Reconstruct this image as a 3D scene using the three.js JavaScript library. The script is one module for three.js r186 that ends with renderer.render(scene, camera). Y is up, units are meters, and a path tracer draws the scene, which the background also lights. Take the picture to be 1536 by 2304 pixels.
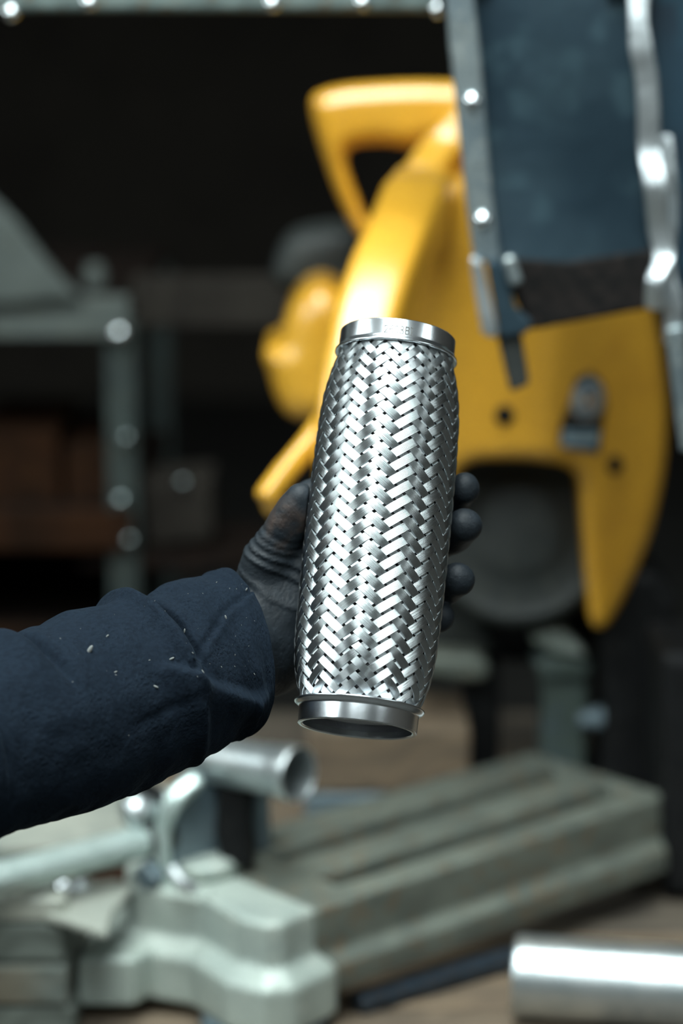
import * as THREE from 'three';
import { RectAreaLightUniformsLib } from 'three/addons/lights/RectAreaLightUniformsLib.js';
import { mergeGeometries } from 'three/addons/utils/BufferGeometryUtils.js';
import { RoundedBoxGeometry } from 'three/addons/geometries/RoundedBoxGeometry.js';
import { TextGeometry } from 'three/addons/geometries/TextGeometry.js';
import { FontLoader } from 'three/addons/loaders/FontLoader.js';

// ------------------------------------------------------------------ camera, lamps, exposure
const scene = new THREE.Scene();
scene.background = new THREE.Color(0x000000);
const IW = 1536, IH = 2304, F = 5440, PITCH = 12 * Math.PI / 180;
const camera = new THREE.PerspectiveCamera(2 * Math.atan(IH / 2 / F) * 180 / Math.PI, IW / IH, 0.05, 40);
camera.position.set(0, 1.55, 0);
camera.rotation.x = -PITCH;
camera.focus = 1.058;
camera.userData.fStop = 4.2;
const renderer = new THREE.WebGLRenderer();
renderer.toneMapping = THREE.LinearToneMapping;
renderer.toneMappingExposure = 1.06;
renderer.shadowMap.enabled = true;
RectAreaLightUniformsLib.init();
const CEIL = 3.0;
// light fittings: [x, y, z, width, length, lean about z (towards the room's middle), intensity]
const FITTINGS = [
  [-1.95, 2.45, -0.35, 0.7, 2.2, 0.75, 4.5],
  [1.95, 2.5, 0.1, 0.4, 1.7, -0.75, 3],
  [-0.15, 2.93, -0.7, 0.9, 1.7, 0, 9.5],
  [0.0, 2.93, 0.95, 1.5, 1.3, 0, 2.8],  // added fill panel, evens out the reflections on the braid
];
const LAMP = new THREE.Color().setRGB(0.9, 1.0, 1.0);

// ------------------------------------------------------------------ from pixels to places
const fwd = new THREE.Vector3(0, -Math.sin(PITCH), -Math.cos(PITCH)), upv = new THREE.Vector3(0, Math.cos(PITCH), -Math.sin(PITCH));
const V3 = (x, y, z) => new THREE.Vector3(x, y, z);
function ray(px, py) { return fwd.clone().add(V3((px - IW / 2) / F, 0, 0)).addScaledVector(upv, -(py - IH / 2) / F); }
const P = (px, py, d) => camera.position.clone().addScaledVector(ray(px, py), d);                                   // at a distance along the view
const W = (px, py, zd) => { const r = ray(px, py); return camera.position.clone().addScaledVector(r, zd / -r.z); };   // on an upright plane
const H = (px, py, y) => { const r = ray(px, py); return camera.position.clone().addScaledVector(r, (y - camera.position.y) / r.y); };   // on a level plane

// ------------------------------------------------------------------ noise and textures
function rng(seed) { let s = seed >>> 0; return () => { s = (s + 0x6D2B79F5) >>> 0; let t = Math.imul(s ^ (s >>> 15), 1 | s); t = (t + Math.imul(t ^ (t >>> 7), 61 | t)) ^ t; return ((t ^ (t >>> 14)) >>> 0) / 4294967296; }; }
function hash3(x, y, z) { let h = Math.imul(x, 374761393) ^ Math.imul(y, 668265263) ^ Math.imul(z, 2147483647 - 1274126177); h = Math.imul(h ^ (h >>> 13), 1274126177); return ((h ^ (h >>> 16)) >>> 0) / 4294967296; }
const sm = (t) => t * t * (3 - 2 * t);
function noise3(x, y, z) {
  const xi = Math.floor(x), yi = Math.floor(y), zi = Math.floor(z), u = sm(x - xi), v = sm(y - yi), w = sm(z - zi), L = (a, b, t) => a + (b - a) * t;
  const c = (i, j, k) => hash3(xi + i, yi + j, zi + k);
  return L(L(L(c(0, 0, 0), c(1, 0, 0), u), L(c(0, 1, 0), c(1, 1, 0), u), v), L(L(c(0, 0, 1), c(1, 0, 1), u), L(c(0, 1, 1), c(1, 1, 1), u), v), w);
}
function fbm(x, y, z, n = 4) { let s = 0, a = 0.5, t = 0; for (let i = 0; i < n; i++) { s += a * noise3(x, y, z); t += a; a *= 0.5; x *= 2.03; y *= 2.03; z *= 2.03; } return s / t; }
const clamp = (v, a, b) => Math.min(b, Math.max(a, v)), mix = (a, b, t) => a + (b - a) * t, step = (a, b, x) => sm(clamp((x - a) / (b - a), 0, 1));
function tileNoise(u, v, f, seed, n) {   // repeats over u, v in 0..1
  const a = fbm(u * f, v * f, seed, n), b = fbm((u - 1) * f, v * f, seed, n), c = fbm(u * f, (v - 1) * f, seed, n), d = fbm((u - 1) * f, (v - 1) * f, seed, n);
  return mix(mix(a, b, sm(u)), mix(c, d, sm(u)), sm(v));
}
function tex(size, fn, { srgb = false, metres = 0.2 } = {}) {
  const data = new Uint8Array(size * size * 4);
  for (let j = 0; j < size; j++) for (let i = 0; i < size; i++) {
    const c = fn((i + 0.5) / size, (j + 0.5) / size), k = (j * size + i) * 4;
    data[k] = c[0] * 255; data[k + 1] = c[1] * 255; data[k + 2] = c[2] * 255; data[k + 3] = 255;
  }
  const t = new THREE.DataTexture(data, size, size, THREE.RGBAFormat);
  t.wrapS = t.wrapT = THREE.RepeatWrapping; t.magFilter = THREE.LinearFilter; t.minFilter = THREE.LinearMipmapLinearFilter; t.generateMipmaps = true;
  if (srgb) t.colorSpace = THREE.SRGBColorSpace;
  t.repeat.set(1 / metres, 1 / metres); t.needsUpdate = true;
  return t;
}
const c3 = (hex) => { const n = parseInt(hex.slice(1), 16); return [(n >> 16) / 255, ((n >> 8) & 255) / 255, (n & 255) / 255]; };
const mix3 = (a, b, t) => [mix(a[0], b[0], t), mix(a[1], b[1], t), mix(a[2], b[2], t)];
function blotch(hexes, f, seed, metres, size = 256, stretch = 1) {   // patches of three tones with grain
  const [a, b, c] = hexes.map(c3);
  return tex(size, (u, v) => {
    const n = tileNoise(u, (v * stretch) % 1, f, seed, 4), m = tileNoise(u, v, f * 4, seed + 7, 3), g = hash3(u * 4096 | 0, v * 4096 | 0, seed) - 0.5;
    let k = mix3(a, b, step(0.38, 0.66, n)); k = mix3(k, c, step(0.56, 0.72, m) * 0.8);
    return k.map((x) => clamp(x * (1 + g * 0.12), 0, 1));
  }, { srgb: true, metres });
}
function grey(f, seed, metres, lo, hi, size = 256) { return tex(size, (u, v) => { const n = mix(lo, hi, tileNoise(u, v, f, seed, 4)); return [n, n, n]; }, { metres }); }
const bumpFine = grey(24, 3, 0.03, 0, 1), bumpCoarse = grey(10, 5, 0.12, 0, 1), roughVar = grey(8, 9, 0.15, 0.55, 1);
const M = (o) => new THREE.MeshStandardMaterial(o), MP = (o) => new THREE.MeshPhysicalMaterial(o);
const lin = (r, g, b) => new THREE.Color().setRGB(r, g, b);
const woodTex = (hexes, seed) => { const [a, b, c] = hexes.map(c3); return tex(512, (u, v) => {
  const w = tileNoise(u, v, 5, seed, 3), g = tileNoise(u, (v * 1) % 1, 4, seed + 3, 2), s = Math.sin((v * 34 + w * 9) * Math.PI), line = hash3((v * 512) | 0, 3, seed);
  let k = mix3(a, b, clamp(0.5 + 0.35 * s + 0.3 * (line - 0.5), 0, 1)); k = mix3(k, c, step(0.55, 0.7, g) * 0.7); return k; }, { srgb: true, metres: 0.35 }); };
const mat = {
  wire: MP({ color: lin(0.5, 0.535, 0.55), metalness: 1, roughness: 0.24, roughnessMap: null }),
  ring: MP({ color: lin(0.66, 0.70, 0.73), metalness: 1, roughness: 0.3, roughnessMap: roughVar, bumpMap: bumpCoarse, bumpScale: 0.00012 }),
  bellows: M({ color: lin(0.42, 0.43, 0.44), metalness: 1, roughness: 0.4 }),
  liner: M({ color: lin(0.5, 0.52, 0.56), metalness: 1, roughness: 0.4, bumpMap: bumpFine, bumpScale: 0.0002 }),
  etched: M({ color: lin(0.11, 0.115, 0.11), metalness: 0.2, roughness: 0.7 }),
  yellow: MP({ color: 0xffffff, map: blotch(['#d59f2e', '#cf9726', '#c58f28'], 3, 31, 0.4), roughness: 0.38, clearcoat: 1, clearcoatRoughness: 0.22, bumpMap: bumpFine, bumpScale: 0.0003 }),
  galv: M({ map: blotch(['#8f9a9c', '#7c8a90', '#a3aaa8'], 7, 41, 0.08), metalness: 0.75, roughness: 0.42, bumpMap: bumpCoarse, bumpScale: 0.0008 }),
  brightSteel: M({ color: lin(0.55, 0.6, 0.62), metalness: 0.9, roughness: 0.5, bumpMap: bumpCoarse, bumpScale: 0.0012, roughnessMap: roughVar }),
  guard: M({ map: blotch(['#2f414b', '#253742', '#3b5059'], 4, 43, 0.25), metalness: 0.35, roughness: 0.38, bumpMap: bumpCoarse, bumpScale: 0.0006 }),
  rubber: MP({ specularIntensity: 0.12, map: blotch(['#221f1e', '#171717', '#2f2a27'], 9, 45, 0.05), roughness: 0.8 }),
  cast: M({ map: blotch(['#a0aaa2', '#929d97', '#aab2aa'], 5, 47, 0.2), roughness: 0.42, metalness: 0.15, bumpMap: bumpFine, bumpScale: 0.0006 }),
  castBlue: M({ map: blotch(['#66757b', '#56666e', '#7a868a'], 6, 49, 0.12), roughness: 0.42, metalness: 0.3, bumpMap: bumpFine, bumpScale: 0.0005 }),
  railTop: M({ map: blotch(['#868c80', '#757a70', '#7a6a58'], 6, 51, 0.12), roughness: 0.45, metalness: 0.35, bumpMap: bumpFine, bumpScale: 0.0005 }),
  railDark: M({ map: blotch(['#6d736a', '#5d635c', '#6e5f4c'], 6, 53, 0.14), roughness: 0.55, metalness: 0.3, bumpMap: bumpFine, bumpScale: 0.0006 }),
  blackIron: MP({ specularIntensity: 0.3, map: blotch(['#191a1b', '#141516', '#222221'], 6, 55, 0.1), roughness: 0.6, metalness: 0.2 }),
  darkIron: M({ map: blotch(['#2a2e2c', '#232827', '#333631'], 6, 57, 0.1), roughness: 0.6, metalness: 0.2, bumpMap: bumpFine, bumpScale: 0.0008 }),
  pipe: M({ map: blotch(['#c4cbcc', '#b4bdbf', '#cfd3d1'], 6, 59, 0.1), metalness: 0.9, roughness: 0.34, bumpMap: bumpFine, bumpScale: 0.00015 }),
  rod: M({ map: blotch(['#b9c9c5', '#a9bab6', '#c2cdc9'], 8, 61, 0.06), metalness: 0.55, roughness: 0.36, bumpMap: bumpFine, bumpScale: 0.0003 }),
  bolt: M({ color: lin(0.75, 0.8, 0.82), metalness: 1, roughness: 0.2 }),
  boltDull: M({ color: lin(0.22, 0.26, 0.26), metalness: 1, roughness: 0.3 }),
  shelfRail: M({ map: blotch(['#6f7d7a', '#5f6c6a', '#6a5a48'], 8, 63, 0.12), metalness: 0.4, roughness: 0.5, bumpMap: bumpCoarse, bumpScale: 0.001 }),
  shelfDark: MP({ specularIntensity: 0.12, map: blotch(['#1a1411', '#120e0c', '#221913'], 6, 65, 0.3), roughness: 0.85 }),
  post: M({ map: blotch(['#3c4644', '#323b3a', '#46483f'], 6, 67, 0.12), metalness: 0.3, roughness: 0.5 }),
  dimBeam: MP({ specularIntensity: 0.2, map: blotch(['#2a2723', '#23201d', '#302d28'], 6, 64, 0.2), roughness: 0.8 }),
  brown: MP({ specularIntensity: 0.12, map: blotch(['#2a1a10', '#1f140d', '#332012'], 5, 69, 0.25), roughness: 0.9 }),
  cartonGrey: M({ map: blotch(['#4c5350', '#434a47', '#555a53'], 5, 71, 0.2), roughness: 0.8 }),
  sheet: M({ map: blotch(['#9a9d93', '#898e86', '#a6a89d'], 4, 73, 0.3), roughness: 0.6, metalness: 0.2 }),
  wall: M({ map: blotch(['#55504a', '#4d4843', '#5e5850'], 4, 75, 1.2), roughness: 0.95 }),
  wallLight: M({ map: blotch(['#8a8d8a', '#828583', '#92948f'], 4, 77, 1.2), roughness: 0.95 }),
  ceiling: M({ map: blotch(['#a9abaa', '#a0a3a2', '#b0b1ae'], 4, 79, 1.2), roughness: 0.95 }),
  concrete: M({ map: blotch(['#4a4a47', '#403f3d', '#555450'], 5, 81, 0.8), roughness: 0.9, bumpMap: bumpCoarse, bumpScale: 0.001 }),
  lampGlow: FITTINGS.map((f) => M({ color: 0xffffff, emissive: LAMP, emissiveIntensity: f[6] * 0.8 })),
  lampBody: M({ color: lin(0.7, 0.7, 0.7), roughness: 0.5 }),
  glove: MP({ vertexColors: true, color: 0xffffff, specularIntensity: 0.5, roughness: 0.58, bumpMap: bumpFine, bumpScale: 0.0003, sheen: 0.2, sheenColor: lin(0.1, 0.13, 0.15), sheenRoughness: 0.5 }),
  fleece: MP({ specularIntensity: 0.1, map: blotch(['#151d26', '#121921', '#1a232c'], 20, 83, 0.03), roughness: 0.95, bumpMap: bumpFine, bumpScale: 0.0006, sheen: 0.6, sheenColor: lin(0.05, 0.075, 0.1), sheenRoughness: 0.6 }),
  lint: M({ color: lin(0.14, 0.15, 0.145), roughness: 0.9 }),
};
mat.wood = [0, 1, 2].map((i) => M({ map: woodTex([['#6b5d4c', '#54493c', '#3d352c'], ['#74634f', '#5c5042', '#4a3f35'], ['#5e5549', '#4a433a', '#35302a']][i], 90 + i * 5), roughness: 0.8, bumpMap: bumpCoarse, bumpScale: 0.001 }));
mat.timber = [0, 1].map((i) => M({ map: woodTex([['#59605a', '#474d48', '#6b4f33'], ['#636862', '#4e5550', '#5d5140']][i], 120 + i * 5), roughness: 0.8, bumpMap: bumpCoarse, bumpScale: 0.0012 }));

// ------------------------------------------------------------------ scene helpers
const local = (g) => { g.userData.local = true; return g; };
const taken = {};
function numbered(n) { const k = taken[n] ?? 0; taken[n] = k + 1; return k ? n + '_' + String(k).padStart(3, '0') : n; }
function shadowed(o) { o.castShadow = o.receiveShadow = true; return o; }
function thing(name, label, category, at = V3(0, 0, 0), group) {
  const o = new THREE.Group(); o.name = numbered(name); o.position.copy(at); o.userData = { label, category }; if (group) o.userData.group = group; scene.add(o); return o;
}
function part(name, g, m, parent, label) {   // geometry in world metres; the parent (a thing or a part at the thing's place) keeps its own origin
  let o = parent; const off = V3(0, 0, 0); while (o && o !== scene) { off.add(o.position); o = o.parent; }
  if (!g.userData.local) g.translate(-off.x, -off.y, -off.z);
  const q = shadowed(new THREE.Mesh(g, m)); q.name = name; if (label) q.userData.label = label; parent.add(q); return q;
}
function single(name, g, m, label, category, group) {
  g.computeBoundingBox(); const b = g.boundingBox, at = V3((b.min.x + b.max.x) / 2, b.min.y, (b.min.z + b.max.z) / 2);
  g.translate(-at.x, -at.y, -at.z);
  const q = shadowed(new THREE.Mesh(g, m)); q.name = numbered(name); q.position.copy(at); q.userData = { label, category }; if (group) q.userData.group = group; scene.add(q); return q;
}
function structure(name, g, m) { const q = shadowed(new THREE.Mesh(g, m)); q.name = name; q.userData = { kind: 'structure', label: name.replace(/_/g, ' ') + ' of the dim workshop room', category: name.split('_')[0] }; scene.add(q); return q; }
function boxUV(g) {   // uv in metres from the position, by the way each face points
  const p = g.attributes.position, n = g.attributes.normal, uv = new Float32Array(p.count * 2);
  for (let i = 0; i < p.count; i++) {
    const ax = Math.abs(n.getX(i)), ay = Math.abs(n.getY(i)), az = Math.abs(n.getZ(i));
    const [u, v] = ax > ay && ax > az ? [p.getZ(i), p.getY(i)] : ay > az ? [p.getX(i), p.getZ(i)] : [p.getX(i), p.getY(i)];
    uv[i * 2] = u; uv[i * 2 + 1] = v;
  }
  g.setAttribute('uv', new THREE.BufferAttribute(uv, 2)); return g;
}
function faceUV(gi) {   // the same, one choice for each triangle
  const g = gi.toNonIndexed(), p = g.attributes.position, n = g.attributes.normal, uv = new Float32Array(p.count * 2);
  for (let i = 0; i < p.count; i += 3) {
    const s = (f) => Math.abs(n[f](i) + n[f](i + 1) + n[f](i + 2)), ax = s('getX'), ay = s('getY'), az = s('getZ');
    for (let k = i; k < i + 3; k++) { const [u, v] = ax > ay && ax > az ? [p.getZ(k), p.getY(k)] : ay > az ? [p.getX(k), p.getZ(k)] : [p.getX(k), p.getY(k)]; uv[k * 2] = u; uv[k * 2 + 1] = v; }
  }
  g.setAttribute('uv', new THREE.BufferAttribute(uv, 2)); return g;
}
function box(w, h, d, x, y, z, r = 0.002) { const g = new RoundedBoxGeometry(w, h, d, 2, Math.min(r, w / 2.1, h / 2.1, d / 2.1)); boxUV(g); g.translate(x, y, z); return g; }
function between(a, b, w, h, r = 0.002, upHint = V3(0, 1, 0)) {   // bar of section w x h from a to b
  const d = b.clone().sub(a), L = d.length(), z = d.normalize(), x = upHint.clone().cross(z).normalize(), y = z.clone().cross(x);
  const g = new RoundedBoxGeometry(w, h, L, 2, Math.min(r, w / 2.1, h / 2.1)); boxUV(g);
  g.applyMatrix4(new THREE.Matrix4().makeBasis(x, y, z).setPosition(a.clone().add(b).multiplyScalar(0.5))); return g;
}
function lathe(pts, n = 48) { const g = new THREE.LatheGeometry(pts.map(([r, y]) => new THREE.Vector2(r, y)), n); const uv = g.attributes.uv, p = g.attributes.position; for (let i = 0; i < uv.count; i++) uv.setXY(i, uv.getX(i) * 0.18, p.getY(i)); return g; }
function along(g, a, b) {   // stands a y-up geometry at a, pointing to b
  const q = new THREE.Quaternion().setFromUnitVectors(V3(0, 1, 0), b.clone().sub(a).normalize()); return g.applyMatrix4(new THREE.Matrix4().compose(a, q, V3(1, 1, 1)));
}
function hexBolt(r, h) { const g = mergeGeometries([lathe([[0, h * 0.55], [r * 0.62, h * 0.52], [r * 0.8, h * 0.3], [r * 0.8, 0]], 6).toNonIndexed(), lathe([[0, h], [r * 0.35, h * 0.95], [r * 0.42, h * 0.5]], 16).toNonIndexed(), lathe([[r * 1.15, 0.0015], [r * 1.2, 0.0005], [r * 1.2, -0.001]], 24).toNonIndexed()]); return g; }
function domeHead(r, h) { const pts = []; for (let i = 0; i <= 8; i++) { const a = i / 8 * Math.PI / 2; pts.push([Math.max(1e-5, Math.sin(a) * r), Math.cos(a) * h]); } pts.push([r, -0.001]); return lathe(pts, 20); }
function sweep(nodes, { exp = 4, n = 28, side = V3(1, 0, 0), sub = 8, capRound = true } = {}) {   // nodes: {p, w, h}; superellipse section
  const curve = new THREE.CatmullRomCurve3(nodes.map((k) => k.p), false, 'centripetal'), rows = (nodes.length - 1) * sub, pos = [], idx = [], uv = [];
  const val = (t, k) => { const x = t * (nodes.length - 1), i = Math.min(nodes.length - 2, Math.floor(x)); return mix(nodes[i][k], nodes[i + 1][k], sm(x - i)); };
  const ring = (c, x, y, w, h, s) => { for (let j = 0; j <= n; j++) { const a = j / n * Math.PI * 2, ca = Math.cos(a), sa = Math.sin(a), q = V3().copy(c).addScaledVector(x, Math.sign(ca) * Math.abs(ca) ** (2 / exp) * w / 2).addScaledVector(y, Math.sign(sa) * Math.abs(sa) ** (2 / exp) * h / 2); pos.push(q.x, q.y, q.z); uv.push(j / n * (w + h) * 2, s); } };
  let s = 0, last = null, count = 0;
  const put = (t, scale, push) => {
    const c = curve.getPoint(t), T = curve.getTangent(t), y = T.clone().cross(side).normalize(), x = y.clone().cross(T).normalize();
    c.addScaledVector(T, push); if (last) s += last.distanceTo(c); last = c.clone();
    ring(c, x, y, val(t, 'w') * scale, val(t, 'h') * scale, s); count++;
  };
  const cr = capRound ? Math.min(nodes[0].h, nodes[0].w) * 0.3 : 0, ce = capRound ? Math.min(nodes.at(-1).h, nodes.at(-1).w) * 0.3 : 0;
  put(0, 0.001, -cr); for (const a of [0.2, 0.5, 0.8]) put(0, mix(0.55, 1, Math.sin(a * Math.PI / 2)), -cr * (1 - Math.sin(a * Math.PI / 2) ** 2));
  for (let i = 0; i <= rows; i++) put(i / rows, 1, 0);
  for (const a of [0.8, 0.5, 0.2]) put(1, mix(0.55, 1, Math.sin(a * Math.PI / 2)), ce * (1 - Math.sin(a * Math.PI / 2) ** 2)); put(1, 0.001, ce);
  for (let i = 0; i < count - 1; i++) for (let j = 0; j < n; j++) { const a = i * (n + 1) + j, b = a + n + 1; idx.push(a, a + 1, b, b, a + 1, b + 1); }
  const g = new THREE.BufferGeometry(); g.setAttribute('position', new THREE.Float32BufferAttribute(pos, 3)); g.setAttribute('uv', new THREE.Float32BufferAttribute(uv, 2)); g.setIndex(idx); g.computeVertexNormals();
  return g;
}
// surface of a distance field (negative inside) on a grid
function field(fn, lo, hi, cell, colour) {
  const n = [0, 1, 2].map((k) => Math.ceil((hi.getComponent(k) - lo.getComponent(k)) / cell) + 1), [nx, ny, nz] = n, f = new Float32Array(nx * ny * nz);
  for (let k = 0, q = 0; k < nz; k++) for (let j = 0; j < ny; j++) for (let i = 0; i < nx; i++, q++) f[q] = fn(lo.x + i * cell, lo.y + j * cell, lo.z + k * cell);
  const at = new Int32Array(nx * ny * nz).fill(-1), pos = [], idx = [], st = [1, nx, nx * ny];
  for (let k = 0; k < nz - 1; k++) for (let j = 0; j < ny - 1; j++) for (let i = 0; i < nx - 1; i++) {
    const q = i + j * nx + k * nx * ny; let mask = 0, c = 0, sx = 0, sy = 0, sz = 0;
    for (let b = 0; b < 8; b++) if (f[q + (b & 1) + ((b >> 1) & 1) * nx + (b >> 2) * nx * ny] < 0) mask |= 1 << b;
    if (!mask || mask === 255) continue;
    for (let b = 0; b < 8; b++) for (let ax = 0; ax < 3; ax++) {
      const o = b | (1 << ax); if (o === b || ((mask >> b) & 1) === ((mask >> o) & 1)) continue;
      const fa = f[q + (b & 1) + ((b >> 1) & 1) * nx + (b >> 2) * nx * ny], fb = f[q + (o & 1) + ((o >> 1) & 1) * nx + (o >> 2) * nx * ny], t = fa / (fa - fb);
      sx += (b & 1) + (ax === 0 ? t : 0); sy += ((b >> 1) & 1) + (ax === 1 ? t : 0); sz += (b >> 2) + (ax === 2 ? t : 0); c++;
    }
    at[q] = pos.length / 3; pos.push(lo.x + (i + sx / c) * cell, lo.y + (j + sy / c) * cell, lo.z + (k + sz / c) * cell);
  }
  for (let k = 1; k < nz - 1; k++) for (let j = 1; j < ny - 1; j++) for (let i = 1; i < nx - 1; i++) {
    const q = i + j * nx + k * nx * ny;
    for (let ax = 0; ax < 3; ax++) {
      const a = f[q] < 0, b = f[q + st[ax]] < 0; if (a === b) continue;
      const u = st[(ax + 1) % 3], v = st[(ax + 2) % 3], w = [at[q - u - v], at[q - v], at[q], at[q - u]];
      if (w.some((x) => x < 0)) continue;
      if (a) idx.push(w[0], w[1], w[2], w[0], w[2], w[3]); else idx.push(w[0], w[2], w[1], w[0], w[3], w[2]);
    }
  }
  const nor = new Float32Array(pos.length), e = cell * 0.6, col = colour ? new Float32Array(pos.length) : null;
  for (let i = 0; i < pos.length; i += 3) {
    const [x, y, z] = [pos[i], pos[i + 1], pos[i + 2]], gx = fn(x + e, y, z) - fn(x - e, y, z), gy = fn(x, y + e, z) - fn(x, y - e, z), gz = fn(x, y, z + e) - fn(x, y, z - e), l = Math.hypot(gx, gy, gz) || 1;
    nor[i] = gx / l; nor[i + 1] = gy / l; nor[i + 2] = gz / l;
    if (col) { const c = colour(x, y, z); col[i] = c[0]; col[i + 1] = c[1]; col[i + 2] = c[2]; }
  }
  const g = new THREE.BufferGeometry(); g.setAttribute('position', new THREE.Float32BufferAttribute(pos, 3)); g.setAttribute('normal', new THREE.BufferAttribute(nor, 3)); g.setIndex(idx);
  if (col) g.setAttribute('color', new THREE.BufferAttribute(col, 3));
  return faceUV(g);
}
function sdPoly(pts, x, y) {
  let d = Infinity, s = 1;
  for (let i = 0, j = pts.length - 1; i < pts.length; j = i++) {
    const [xi, yi] = pts[i], [xj, yj] = pts[j], ex = xj - xi, ey = yj - yi, wx = x - xi, wy = y - yi, t = clamp((wx * ex + wy * ey) / (ex * ex + ey * ey), 0, 1), bx = wx - ex * t, by = wy - ey * t;
    d = Math.min(d, bx * bx + by * by);
    const c1 = y >= yi, c2 = y < yj, c3_ = ex * wy > ey * wx; if ((c1 && c2 && c3_) || (!c1 && !c2 && !c3_)) s = -s;
  }
  return s * Math.sqrt(d);
}
const rounded = (a, b, r) => Math.min(Math.max(a + r, b + r), 0) + Math.hypot(Math.max(a + r, 0), Math.max(b + r, 0)) - r;
// traced upright outline: front at zd (plus bend(x, y)), going back by t, edges rounded by r; hole: inner outline
function slab(px, zd, t, r, cell, { hole, bend = () => 0, smooth = 0 } = {}) {
  const tr = (l) => { let q = l.map(([x, y]) => { const v = W(x, y, zd); return [v.x, v.y]; }); if (smooth) q = new THREE.CatmullRomCurve3(q.map(([x, y]) => V3(x, y, 0)), true, 'centripetal').getPoints(q.length * smooth).slice(0, -1).map((v) => [v.x, v.y]); return q; };
  const o = tr(px), h = hole && tr(hole), xs = o.map((v) => v[0]), ys = o.map((v) => v[1]);
  let b0 = 0, b1 = 0; for (const [x, y] of o) { b0 = Math.min(b0, bend(x, y)); b1 = Math.max(b1, bend(x, y)); }
  const e = cell * 2.2;
  return field((x, y, z) => { let d = sdPoly(o, x, y); if (h) d = Math.max(d, -sdPoly(h, x, y)); const zz = -zd - t / 2 - bend(x, y) - z; return rounded(d, Math.abs(zz) - t / 2, r); },
    V3(Math.min(...xs) - e, Math.min(...ys) - e, -zd - t - b1 - e), V3(Math.max(...xs) + e, Math.max(...ys) + e, -zd - b0 + e), cell);
}
// traced level outline: top at y, going down by t; grow(k) widens it at depth k below the top
function plinth(pts, y, t, r, cell, grow = () => 0, cut = null) {
  const o = pts.map((v) => [v.x, v.z]), xs = o.map((v) => v[0]), zs = o.map((v) => v[1]), e = cell * 2.2 + 0.03;
  return field((x, yy, z) => { const d = rounded(sdPoly(o, x, z) - grow(y - yy), Math.abs(yy - (y - t / 2)) - t / 2, r); return cut ? Math.max(d, -cut(x, yy, z)) : d; }, V3(Math.min(...xs) - e, y - t - cell * 2.2, Math.min(...zs) - e), V3(Math.max(...xs) + e, y + cell * 2.2, Math.max(...zs) + e), cell);
}

// ------------------------------------------------------------------ the room
const RX = 2.6, ZB = -9.5, ZF = 3.2, T = 0.1;
structure('floor', box(2 * RX + 2 * T, T, ZF - ZB + 2 * T, 0, -T / 2, (ZF + ZB) / 2), mat.concrete);
structure('ceiling', box(2 * RX + 2 * T, T, ZF - ZB + 2 * T, 0, CEIL + T / 2, (ZF + ZB) / 2), mat.ceiling);
structure('wall_back', box(2 * RX + 2 * T, CEIL, T, 0, CEIL / 2, ZB - T / 2), mat.wall);
structure('wall_front', box(2 * RX + 2 * T, CEIL, T, 0, CEIL / 2, ZF + T / 2), mat.wallLight);
structure('wall_left', box(T, CEIL, ZF - ZB, -RX - T / 2, CEIL / 2, (ZF + ZB) / 2), mat.wall);
structure('wall_right', box(T, CEIL, ZF - ZB, RX + T / 2, CEIL / 2, (ZF + ZB) / 2), mat.wall);
const fitLabels = ['long tilted pendant light along the left wall', 'long tilted pendant light along the right wall', 'wide flat panel light on the ceiling above the bench', 'added dim fill panel on the ceiling towards the light grey wall'];
FITTINGS.forEach(([x, y, z, w, l, lean, I], i) => {
  const t = thing('ceiling_light', fitLabels[i], 'light', V3(x, y, z)); t.rotation.z = lean;
  part('housing', local(box(w + 0.04, 0.05, l + 0.04, 0, 0.034, 0, 0.006)), mat.lampBody, t);
  part('diffuser', local(box(w, 0.016, l, 0, 0, 0, 0.004)), mat.lampGlow[i], t);
  const rl = (CEIL - y - 0.05) / Math.cos(lean); if (lean) for (const s of [-1, 1]) { const g = new THREE.CylinderGeometry(0.008, 0.008, CEIL - y - 0.04, 12); g.translate(0, (CEIL - y + 0.04) / 2, 0); g.rotateZ(-lean); g.translate(0, 0.02, s * l * 0.4); part('hanger_rod', local(g), mat.lampBody, t); }
  const a = new THREE.RectAreaLight(LAMP, I, w, l); a.name = 'lamp_light'; a.rotation.x = -Math.PI / 2; a.position.set(0, -0.012, 0); t.add(a);
});

// ------------------------------------------------------------------ workbench
const BENCH = 0.905;
{
  const t = thing('workbench', 'heavy wooden workbench under the vise and yellow saw', 'workbench', V3(0.1, 0, -1.85));
  const x0 = -0.75, x1 = 0.95; let z = -1.34; const r = rng(5);
  for (let i = 0; i < 6; i++) { const w = 0.13 + r() * 0.01; part('plank', box(x1 - x0, 0.045, w - 0.004, (x0 + x1) / 2, BENCH - 0.0225 - r() * 0.0008, z - w / 2, 0.003), mat.wood[i % 3], t); z -= w; }
  for (const x of [x0 + 0.06, x1 - 0.06]) for (const zz of [-1.42, z + 0.08]) part('leg', box(0.08, BENCH - 0.045, 0.08, x, (BENCH - 0.045) / 2, zz, 0.004), mat.wood[2], t);
  for (const zz of [-1.40, z + 0.06]) part('apron', box(x1 - x0 - 0.2, 0.1, 0.03, (x0 + x1) / 2, BENCH - 0.1, zz, 0.003), mat.wood[2], t);
}

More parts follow.
